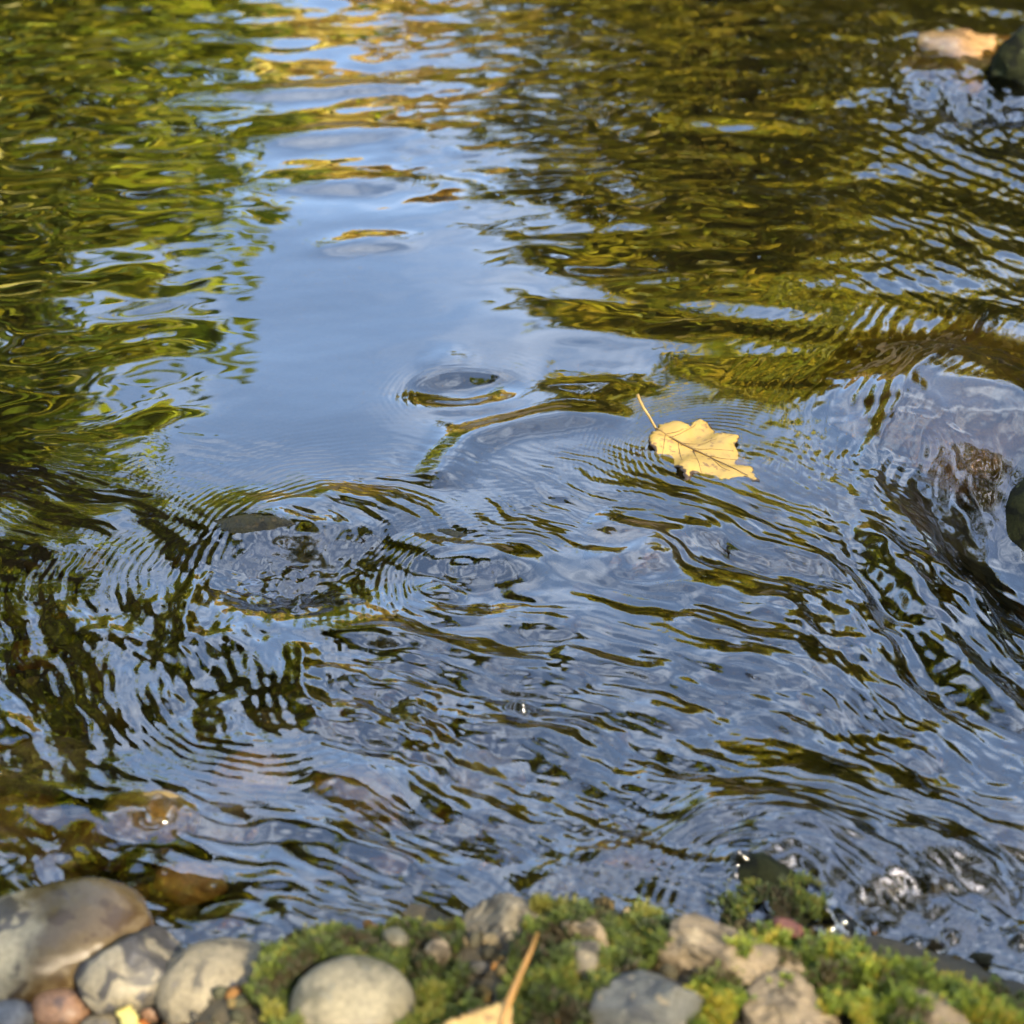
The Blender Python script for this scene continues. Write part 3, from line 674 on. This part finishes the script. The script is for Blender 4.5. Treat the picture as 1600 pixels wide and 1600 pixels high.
moss('sparse dark moss on the rock awash at lower right', [(1100, 1400), (1150, 1365), (1240, 1360), (1300, 1395), (1310, 1445), (1220, 1462), (1120, 1450)], 1300, 0.0030, GRN, 17, 0.0, 0.0, lambda x, y: -0.024 + 0.0345 * np.sqrt(np.clip(1 - ((x - mrc[0]) / 0.047) ** 2 - ((y - mrc[1]) / 0.038) ** 2, 0, 1)), -0.12)

# ------------------------------------------------------------------ leaves
def leaf_mat(name, base, brown, speck, vein_scale=60):
    m, nt, N, L, b = new_mat(name)
    n1 = tnoise(N, L, 26, 5, 0.6, 0.4); c1 = ramp(N, L, n1.outputs['Fac'], [(0.3, tuple(x * 0.78 for x in base)), (0.6, base), (0.8, tuple(min(1, x * 1.15) for x in base))])
    n2 = tnoise(N, L, 190, 4, 0.6); f2 = ramp(N, L, n2.outputs['Fac'], [(0.54, (0, 0, 0)), (0.64, (1, 1, 1))])
    n3 = tnoise(N, L, 30, 2, 0.5, 0.3, off=(4, 4, 4)); f3 = ramp(N, L, n3.outputs['Fac'], [(0.36, (0, 0, 0)), (0.56, (1, 1, 1))])
    ff = mixc(N, L, 1.0, f2.outputs[0], f3.outputs[0], 'MULTIPLY')
    c2 = mixc(N, L, ff, c1.outputs[0], speck)
    a = N.new('ShaderNodeAttribute'); a.attribute_name = 'edge'
    n4 = tnoise(N, L, 120, 4, 0.7)
    ad = N.new('ShaderNodeMath'); ad.operation = 'MULTIPLY_ADD'; ad.inputs[1].default_value = 1.0; L.new(a.outputs['Fac'], ad.inputs[0]); 
    n4s = N.new('ShaderNodeMath'); n4s.operation = 'MULTIPLY_ADD'; n4s.inputs[1].default_value = 0.9; n4s.inputs[2].default_value = -0.45; L.new(n4.outputs['Fac'], n4s.inputs[0]); L.new(n4s.outputs[0], ad.inputs[2])
    f5 = ramp(N, L, ad.outputs[0], [(0.60, (0, 0, 0)), (0.85, (1, 1, 1))])
    c3 = mixc(N, L, f5.outputs[0], c2, brown)
    L.new(c3, b.inputs['Base Color']); b.inputs['Roughness'].default_value = 0.5
    bp = N.new('ShaderNodeBump'); bp.inputs['Distance'].default_value = 0.0008; bp.inputs['Strength'].default_value = 0.5
    nb = tnoise(N, L, 90, 5, 0.6); L.new(nb.outputs['Fac'], bp.inputs['Height']); L.new(bp.outputs[0], b.inputs['Normal'])
    return m
GOLD = leaf_mat('golden_leaf', (0.37, 0.232, 0.044), (0.035, 0.018, 0.007), (0.15, 0.075, 0.02))
def stalk_mat(name, c):
    m, nt, N, L, b = new_mat(name); n = tnoise(N, L, 150, 4, 0.6); r_ = ramp(N, L, n.outputs['Fac'], [(0.3, tuple(x * 0.7 for x in c)), (0.7, c)])
    L.new(r_.outputs[0], b.inputs['Base Color']); b.inputs['Roughness'].default_value = 0.45; return m
STALK = stalk_mat('leaf_stalk', (0.26, 0.16, 0.035)); VEIN = stalk_mat('leaf_vein', (0.15, 0.085, 0.02)); STALK2 = stalk_mat('brown_stalk', (0.34, 0.17, 0.035))

def tube(pts, radii, seg=8):
    pts = [Vector(p) for p in pts]; V = []; F = []
    for i, p in enumerate(pts):
        d = (pts[min(i + 1, len(pts) - 1)] - pts[max(i - 1, 0)]).normalized()
        a = d.cross(Vector((0, 0, 1)));  a = a.normalized() if a.length > 1e-4 else Vector((1, 0, 0)); b = d.cross(a)
        for j in range(seg):
            t = 2 * math.pi * j / seg; V.append(p + (a * math.cos(t) + b * math.sin(t)) * radii[i])
    for i in range(len(pts) - 1):
        for j in range(seg): F.append((i * seg + j, i * seg + (j + 1) % seg, (i + 1) * seg + (j + 1) % seg, (i + 1) * seg + j))
    F.append(tuple(range(seg))[::-1]); F.append(tuple((len(pts) - 1) * seg + j for j in range(seg)))
    return [tuple(v) for v in V], F
def blade(outline, zfun, step, thick, seed):
    """filled leaf outline (world plan) on a fine grid, ragged edge, with thickness; returns verts, faces, edge value"""
    o = np.array(outline); lo, hi = o.min(0), o.max(0)
    # resample the outline with small raggedness
    r = np.random.default_rng(seed); pts = []
    for i in range(len(o)):
        a, b = o[i], o[(i + 1) % len(o)]; L_ = np.linalg.norm(b - a); k = max(1, int(L_ / step))
        nrm = np.array([-(b - a)[1], (b - a)[0]]) / (L_ + 1e-9)
        for j in range(k):
            pts.append(a + (b - a) * j / k + nrm * (r.normal(0, step * 0.25) + step * 0.30 * (-1) ** len(pts)))
    pts = np.array(pts)
    bm = bmesh.new()
    vs_ = [bm.verts.new((p[0], p[1], 0)) for p in pts]
    es = [bm.edges.new((vs_[i], vs_[(i + 1) % len(vs_)])) for i in range(len(vs_))]
    f = bmesh.ops.triangle_fill(bm, use_beauty=True, edges=es)
    for _ in range(40):
        long = [e for e in bm.edges if e.calc_length() > step * 2.2 and not e.is_boundary]
        if not long: break
        bmesh.ops.subdivide_edges(bm, edges=long, cuts=1); bmesh.ops.triangulate(bm, faces=bm.faces[:])
        bmesh.ops.beautify_fill(bm, faces=bm.faces[:], edges=[e for e in bm.edges if not e.is_boundary])
    for _ in range(6): bmesh.ops.smooth_vert(bm, verts=[v for v in bm.verts if not v.is_boundary], factor=0.5, use_axis_x=True, use_axis_y=True)
    bm.verts.index_update(); bm.normal_update()
    xy = np.array([v.co[:2] for v in bm.verts]); fc = np.array([[v.index for v in p.verts] for p in bm.faces])
    bm.free()
    a, b = pts, np.roll(pts, -1, 0); d = b - a; l2 = (d ** 2).sum(1)
    t = np.clip(((xy[:, None] - a[None]) * d[None]).sum(2) / l2, 0, 1)
    ed = np.sqrt((((xy[:, None] - a[None]) - t[..., None] * d[None]) ** 2).sum(2)).min(1)
    z = zfun(xy, ed)
    nrm = np.cross(np.append(xy[fc[0, 1]] - xy[fc[0, 0]], 0), np.append(xy[fc[0, 2]] - xy[fc[0, 0]], 0))[2]
    if nrm < 0: fc = fc[:, ::-1]
    n = len(xy); top = np.column_stack([xy, z]); bot = np.column_stack([xy, z - thick])
    # side wall
    from collections import Counter
    ec = Counter(); dirn = {}
    for p in fc:
        for i in range(3):
            e = (p[i], p[(i + 1) % 3]); ec[tuple(sorted(e))] += 1; dirn[tuple(sorted(e))] = e
    side = []
    for e, c in ec.items():
        if c == 1:
            i, j = dirn[e]; side += [(j, i, i + n), (j, i + n, j + n)]
    faces = np.concatenate([fc, fc[:, ::-1] + n, np.array(side)])
    return np.concatenate([top, bot]), faces, np.concatenate([ed, ed]), (xy, z)

# --- the golden leaf afloat
Z0 = 0.0035
LPX = [(505, 420), (520, 400), (560, 388), (620, 382), (655, 388), (670, 402), (700, 415), (712, 422), (735, 397), (770, 390), (820, 393), (850, 405), (862, 425), (890, 445), (930, 452), (980, 465), (1022, 480), (1005, 505), (1000, 530), (1030, 545), (1060, 570), (1080, 600), (1085, 630), (1110, 655), (1122, 690), (1152, 736), (1090, 727), (1040, 712), (1000, 714), (960, 727), (900, 730), (860, 720), (820, 722), (790, 722), (758, 692), (738, 686), (715, 718), (690, 748), (675, 728), (668, 695), (640, 662), (600, 634), (585, 612), (560, 617), (530, 592), (502, 572), (490, 540), (465, 525), (455, 490), (465, 450), (488, 430)]
def L2W(q, z=Z0): q = np.array(q, float); return P(900 + q[..., 0] / 4, 560 + q[..., 1] / 4, z)
outl = L2W(LPX); RIB = L2W([(500, 420), (590, 485), (680, 530), (780, 570), (880, 620), (980, 668), (1075, 702)])
lc = outl.mean(0); wz = water_at(lc)
ribd = lambda xy: np.abs(seg_dist(xy[:, 0], xy[:, 1], RIB)[0])
def zleaf(xy, ed):
    d = ribd(xy)
    z = wz + 0.0018 + 0.040 * d + 0.0016 * fbm(xy[:, 0] * 60, xy[:, 1] * 60, 2)
    z += -0.0030 * np.exp(-ed / 0.0035)                         # rim rolled down onto the water
    lift = (xy - lc) @ np.array([-0.2, 1.0]); z += 0.07 * np.clip(lift, 0, 1) + 0.0030 * np.sin(seg_dist(xy[:, 0], xy[:, 1], RIB)[1] * 14) * np.clip(d / 0.02, 0, 1)
    return z
leaf = empty('floating_leaf', (0, 0, 0))
tag(leaf, 'golden lobed leaf with brown ragged rim floating on the water', 'leaf')
vv, ff, ed, (lxy, lz) = blade(outl, zleaf, 0.0022, 0.0006, 4)
bl = mesh_obj('blade', vv, ff, GOLD, leaf)
low = np.clip(((vv[:, :2] - lc) @ np.array([-0.55, -0.83])) / 0.03, 0.1, 1)
vcol(bl, 'edge', np.repeat((np.exp(-ed / 0.0028) * (0.78 + 0.5 * low))[:, None], 3, 1))
def zl(p):
    return float(lz[((lxy - np.array(p)) ** 2).sum(1).argmin()])
pts = [np.append(p, zl(p) + 0.0006) for p in np.array([RIB[0] + (RIB[i + 1] - RIB[0]) * 0 for i in range(0)] + [p for p in RIB])]
spx = [(385, 228, 0.022), (398, 262, 0.020), (420, 305, 0.016), (455, 360, 0.0115), (500, 420, 0.0)]
stk = []
for a, b, dz in spx[:-1]:
    q = P(900 + a / 4, 560 + b / 4, wz + 0.004 + dz); stk.append((q[0], q[1], wz + 0.004 + dz))
tv, tf = tube(stk + [tuple(p) for p in pts[:2]], [0.0016, 0.0012, 0.0011, 0.0011, 0.0011, 0.0009]); mesh_obj('stalk', tv, tf, STALK, leaf)
tv, tf = tube([tuple(p) for p in pts], np.linspace(0.0010, 0.0003, len(pts)), 6); mesh_obj('midrib', tv, tf, VEIN, leaf)
for a, b in [((560, 462), (690, 440)), ((650, 515), (880, 505)), ((700, 540), (985, 560)), ((820, 590), (1060, 600)), ((560, 462), (540, 570)), ((640, 512), (665, 620)), ((735, 555), (790, 690)), ((850, 605), (965, 680)), ((590, 485), (760, 410))]:
    seg = []
    for t in np.linspace(0, 1, 7):
        q = L2W(np.array(a) * (1 - t) + np.array(b) * t + np.array([0, 10 * math.sin(t * 3.1)]))
        seg.append((q[0], q[1], zl(q) + 0.0002))
    tv, tf = tube(seg, np.linspace(0.00032, 0.00015, 7), 5); mesh_obj('side_vein', tv, tf, VEIN, leaf)

# --- fallen leaf with a long stalk on the bank
fl = empty('fallen_leaf', (0, 0, 0)); tag(fl, 'tan fallen leaf with long stalk leaning on the bank at the bottom edge', 'leaf')
zb = 0.066
o2 = P(*np.array([(797, 1560), (803, 1580), (800, 1612), (812, 1650), (790, 1700), (740, 1720), (690, 1700), (650, 1660), (660, 1625), (690, 1602), (735, 1580), (775, 1566)], float).T, zb)
vv, ff, ed, (fxy, fz) = blade(o2, lambda xy, e: zb + 0.004 * fbm(xy[:, 0] * 50, xy[:, 1] * 50, 2) - 0.06 * np.clip(o2[0][1] - xy[:, 1] - 0.02, 0, 1), 0.0022, 0.0006, 8)
b2 = mesh_obj('blade', vv, ff, leaf_mat('tan_leaf', (0.52, 0.32, 0.09), (0.12, 0.06, 0.02), (0.24, 0.13, 0.04)), fl)
vcol(b2, 'edge', np.repeat((np.exp(-ed / 0.001) * 0.8)[:, None], 3, 1))
sp = [P3(840, 1458, 0.070), P3(829, 1487, 0.071), P3(813, 1522, 0.070), P3(797, 1560, zb + 0.001), P3(780, 1610, zb - 0.001)]
tv, tf = tube(sp, [0.0010, 0.0012, 0.0015, 0.0020, 0.0009]); mesh_obj('stalk', tv, tf, STALK2, fl)
# --- torn scrap of leaf among the pebbles
ls = empty('leaf_scrap', (0, 0, 0)); tag(ls, 'torn orange and yellow leaf scrap among the pebbles at bottom left', 'leaf')
for nm, px, cc in (('yellow_piece', [(180, 1572), (200, 1568), (216, 1590), (222, 1612), (195, 1612)], (0.50, 0.42, 0.12)), ('orange_piece', [(203, 1588), (222, 1592), (236, 1606), (240, 1622), (205, 1622)], (0.45, 0.13, 0.02))):
    o3 = P(*np.array(px, float).T, 0.022 if nm[0] == 'y' else 0.018)
    vv, ff, ed, _ = blade(o3, lambda xy, e: (0.022 if nm[0] == 'y' else 0.018) + 0.3 * (xy[:, 0] - o3[:, 0].mean()), 0.002, 0.0005, 9)
    q = mesh_obj(nm, vv, ff, leaf_mat('scrap_' + nm, cc, tuple(x * 0.4 for x in cc), tuple(x * 0.6 for x in cc)), ls); vcol(q, 'edge', np.repeat((np.exp(-ed / 0.001) * 0.6)[:, None], 3, 1))

# ------------------------------------------------------------------ trees on the banks (seen mirrored in the water) and unseen ones added for shade
def S(az, el, d):
    az, el = R(az), R(el)
    return np.array([math.sin(az) * math.cos(el) * d, math.cos(az) * math.cos(el) * d, math.sin(el) * d - 0.7])
def tree(name, label, base, clumps, n, leaf, pal, seed, trunk_r=0.12, gaps=()):
    """clumps: list of (centre, radius)"""
    r = np.random.default_rng(seed); base = np.array(base, float)
    base[2] = float(bed_z(np.array([base[0]]), np.array([base[1]]))[0]) - 0.05
    t = empty(name, tuple(base)); tag(t, label, 'tree', 'trees on the banks')
    vol = np.array([c[1] ** 2 for c in clumps]); cnt = (n * vol / vol.sum()).astype(int)
    Pn = []; In = []
    for (c, rad), k in zip(clumps, cnt):
        # sub-clumps give the crown its light and dark masses
        m = max(5, int(14 * rad)); d = r.normal(size=(m, 3)); d /= np.linalg.norm(d, axis=1, keepdims=True)
        cc = np.array(c) + d * (rad * r.uniform(0.35, 0.95, (m, 1))) * np.array([1, 1, 0.85])
        w = r.integers(0, m, k); g = r.normal(size=(k, 3)) * (0.26 * rad)
        Pn.append(cc[w] + g * np.array([1, 1, 0.75])); In.append(r.uniform(0.6, 1.3, m)[w])
    p = np.concatenate(Pn); inten = np.concatenate(In)
    keep = np.ones(len(p), bool)
    for g, gr in gaps:                                  # openings cut along the sun direction to light chosen spots
        d = p - np.array(g); al = d @ np.array(sd); keep &= np.linalg.norm(d - al[:, None] * np.array(sd), axis=1) > gr
    p, inten = p[keep], inten[keep]; k = len(p)
    # leaf: folded diamond
    L0 = leaf * r.uniform(0.7, 1.35, k)
    q = r.normal(size=(k, 3)); q[:, 2] *= 0.6; q /= np.linalg.norm(q, axis=1, keepdims=True)
    up = r.normal(size=(k, 3)) * 0.7 + np.array([0, 0, 1.0]); sdv = np.cross(q, up); sdv /= np.linalg.norm(sdv, axis=1, keepdims=True) + 1e-9
    nn = np.cross(sdv, q)
    a = p - q * L0[:, None] * 0.5; b = p + q * L0[:, None] * 0.5
    c1 = p + sdv * L0[:, None] * 0.33 - q * (L0 * 0.06)[:, None] + nn * (L0 * 0.10)[:, None]; c2 = p - sdv * L0[:, None] * 0.33 - q * (L0 * 0.06)[:, None] + nn * (L0 * 0.10)[:, None]
    V = np.stack([a, c1, b, c2], 1).reshape(-1, 3) - base
    i = np.arange(k)[:, None] * 4; F = np.concatenate([i + [0, 1, 2], i + [0, 2, 3]])
    o = mesh_obj('crown', V, F, TREE_LEAF, t, smooth=False)
    pal = np.array(pal); c = pal[r.integers(0, len(pal), k)] * (inten * r.uniform(0.75, 1.25, k))[:, None]
    vcol(o, 'tint', np.repeat(np.clip(c, 0, 0.8), 4, 0))
    # trunk and limbs
    cen = np.mean([c[0] for c in clumps], 0) - base; top = max(c[0][2] for c in clumps) - base[2]
    pts = [np.array([0, 0, -0.1])]
    for s_ in np.linspace(0.12, 1, 9):
        pts.append(np.array([cen[0] * s_ ** 1.5, cen[1] * s_ ** 1.5, top * s_]) + r.normal(0, 0.05, 3))
    tv, tf = tube(pts, np.linspace(trunk_r, trunk_r * 0.15, len(pts)), 10)
    for (c, rad) in clumps:
        e = np.array(c) - base; j = int(np.clip((e[2] / top - 0.3) * 9, 1, 8)); st = pts[j]
        mp = (st + e) / 2 + np.array([0, 0, -0.12 * rad]) + r.normal(0, 0.05, 3)
        lv, lf = tube([st, mp, e, e + (e - mp) * 0.5], [trunk_r * 0.45, trunk_r * 0.3, trunk_r * 0.16, 0.01], 6)
        tf += [tuple(x + len(tv) for x in f) for f in lf]; tv += lv
    mesh_obj('trunk', tv, tf, BARK, t)
    return t
YG = [(0.18, 0.24, 0.014), (0.32, 0.36, 0.017), (0.10, 0.15, 0.012), (0.42, 0.38, 0.02), (0.05, 0.075, 0.010)]
OLV = [(0.19, 0.18, 0.013), (0.27, 0.24, 0.015), (0.11, 0.115, 0.011), (0.36, 0.28, 0.02), (0.06, 0.065, 0.010)]
DRK = [(0.06, 0.08, 0.014), (0.09, 0.10, 0.014), (0.04, 0.055, 0.012), (0.14, 0.12, 0.016)]
GLD = [(0.85, 0.64, 0.20), (0.88, 0.70, 0.30), (0.78, 0.55, 0.14), (0.55, 0.42, 0.08)]  # gold leaves, paled to stand in for sun glow near the horizon
YG2 = [(0.28, 0.27, 0.015), (0.40, 0.35, 0.02), (0.18, 0.20, 0.012), (0.52, 0.40, 0.03), (0.10, 0.11, 0.010)]
def cl(lst): return [(S(a, e, d), r_) for a, e, d, r_ in lst]
tree('tree', 'tall yellow green tree on the left bank mirrored along the left edge', (-3.4, 6.6, 0), cl([(-11.5, 17, 7, .72), (-15, 23, 7, .72), (-17.5, 29, 7.2, .75), (-23, 35, 7, .85), (-28, 41, 7, .8), (-22, 20, 7, .9), (-27, 28, 7, .95), (-34, 34, 7.2, .9), (-14, 12, 7.4, .9), (-20, 13, 7.2, 1.0), (-28, 17, 7, .9), (-27, 46, 7, .8), (-24, 41, 7, .7), (-20.5, 43, 4.4, .34), (-17, 47.5, 4.3, .32), (-16, 42, 4.4, .28), (-12, 46, 4.3, .3), (-9, 50, 4.3, .28), (-33, 42, 7, .9)]), 22000, 0.15, YG, 11, 0.16)
tree('tree', 'bushy olive tree beside the tall left bank tree', (-5.0, 6.2, 0), cl([(-36, 14, 7.5, 1.0), (-42, 17, 7.5, 1.0), (-38, 10, 7.5, 1.0), (-50, 12, 7.5, 1.1), (-30, 9, 8, 1.1)]), 13000, 0.11, OLV, 12, 0.14)
tree('tree', 'olive tree on the far bank right of the sky gap', (1.1, 9.2, 0), cl([(3.8, 26, 9, .62), (8, 25.5, 9, .8), (11.5, 25, 9, .7), (4.5, 21, 9, .7), (2.5, 18, 9, .6), (8, 15, 9, 1.0), (13, 20, 9, .95), (1, 12, 9, .9)]), 19000, 0.13, YG2, 13, 0.15)
tree('tree', 'yellowing tree on the right bank', (3.6, 7.6, 0), cl([(18, 20, 8, .95), (24, 22, 8, 1.0), (20, 13, 8, 1.1), (29, 26, 8, 1.0), (14, 12, 8.5, .9), (32, 17, 8, 1.1)]), 17000, 0.13, YG2, 14, 0.15)
tree('tree', 'dark tree farthest right on the right bank', (5.2, 5.4, 0), cl([(40, 24, 7.5, 1.1), (46, 30, 7.5, 1.1), (44, 15, 7.5, 1.2), (54, 24, 7.5, 1.2), (38, 33, 7.5, .8)]), 13000, 0.12, DRK, 15, 0.16)
tree('tree', 'golden leaved sapling at the far end of the stream, sun glow put into its leaf colour', (-0.75, 8.6, 0), cl([(-5.0, 15.5, 9, .42), (-3.2, 13, 9, .5), (-6.5, 12, 9, .55), (-4.3, 18.5, 9, .33), (-1.8, 16, 9, .4), (-6.8, 16.5, 9, .35)]), 10000, 0.10, GLD, 16, 0.06)
for i, (az, d, e, pal, lab) in enumerate([(-17, 11, 12, YG, 'wide yellow green tree far back on the left'), (-8, 12.5, 12, OLV, 'olive tree far back left of the golden sapling'), (-1, 13, 11, DRK, 'dark low tree closing the far end of the stream'),
                                     (7, 13, 13, OLV, 'olive tree far back behind the right bank'), (16, 12.5, 14, YG, 'yellow green tree far back on the right'), (27, 12, 14, DRK, 'dark tree far back at the right'), (-32, 12, 15, DRK, 'dark tree far back at the left')]):
    b_ = S(az, 0, d)
    tree('tree', lab, (b_[0], b_[1], 0), cl([(az - 5, e - 5, d, 1.3), (az + 4, e - 6, d, 1.3), (az, e - 1, d, 1.1), (az - 2, 3, d - .6, 1.3), (az + 3, 3, d - .6, 1.3)]), 6500, 0.15, pal, 30 + i, 0.15)
GAPS = [((*P(a_, b_), 0.0), c_) for a_, b_, c_ in ((1095, 705, 0.17), (1270, 1500, 0.15), (1120, 1480, 0.10), (600, 1500, 0.10), (540, 1550, 0.07), (250, 1278, 0.11), (130, 1310, 0.14), (820, 1102, 0.11), (1180, 1370, 0.11), (1440, 1450, 0.07), (930, 1440, 0.06), (1540, 800, 0.08))]  # spots kept sunlit by cutting openings in the added canopy
# unseen trees added to shade the bank: near left, behind the camera, near right
tree('tree', 'broad spreading tree added on the near left bank to shade the stream', (-4.9, 1.6, 0), cl([(-82, 32, 6, 1.2), (-78, 42, 6, 1.3), (-92, 34, 6, 1.4), (-88, 22, 6.4, 1.2), (-100, 46, 6, 1.4), (-84, 54, 6, 1.1), (-105, 30, 6, 1.3)]), 17000, 0.12, OLV, 51, 0.2)
tree('tree', 'unseen leafy tree added behind the camera to shade the near bank', (0.4, -3.4, 0), cl([(180, 50, 5, 1.5), (150, 42, 5, 1.4), (210, 42, 5, 1.4), (170, 70, 5.2, 1.4), (120, 45, 5.2, 1.4), (240, 48, 5.2, 1.4), (190, 25, 4.5, 1.3), (100, 68, 5.4, 1.3), (255, 70, 5.4, 1.3), (148, 30, 5, 1.2), (135, 34, 5, 1.2), (160, 36, 5, 1.2)]) + [(np.array((1.75, -2.5, 3.2)), 0.30), (np.array((1.62, -2.45, 3.15)), 0.28)], 27000, 0.12, DRK, 52, 0.2, GAPS)  # added canopy; the last two clumps shade the left cobbles
tree('tree', 'rounded tree added on the near right bank to cut skylight', (4.9, 1.2, 0), cl([(75, 22, 6, 1.3), (82, 36, 6, 1.4), (98, 28, 6, 1.4), (70, 44, 6, 1.2), (92, 50, 6, 1.3)]), 13000, 0.12, DRK, 53, 0.2)  # added to hold skylight off the bank

far_c = np.array([0.05, 0.95, 0.0]) + np.array(sd) * 14.0  # centre of an unseen crown added on the sun's path to dim it
tree('tree', 'unseen tall thin crowned tree added well behind the camera to soften the sun', (far_c[0] + 0.5, far_c[1] - 0.3, 0), [(far_c + np.array(o_), 0.62) for o_ in ((0, 0, 0), (.8, .3, .2), (-.8, -.3, .1), (.3, .2, .8), (-.3, -.2, -.8), (.9, .4, -.6), (-.9, -.3, .7), (.1, .1, 1.2), (-1.2, -.6, -.4), (1.3, .7, .5))], 4200, 0.09, OLV, 54, 0.16)
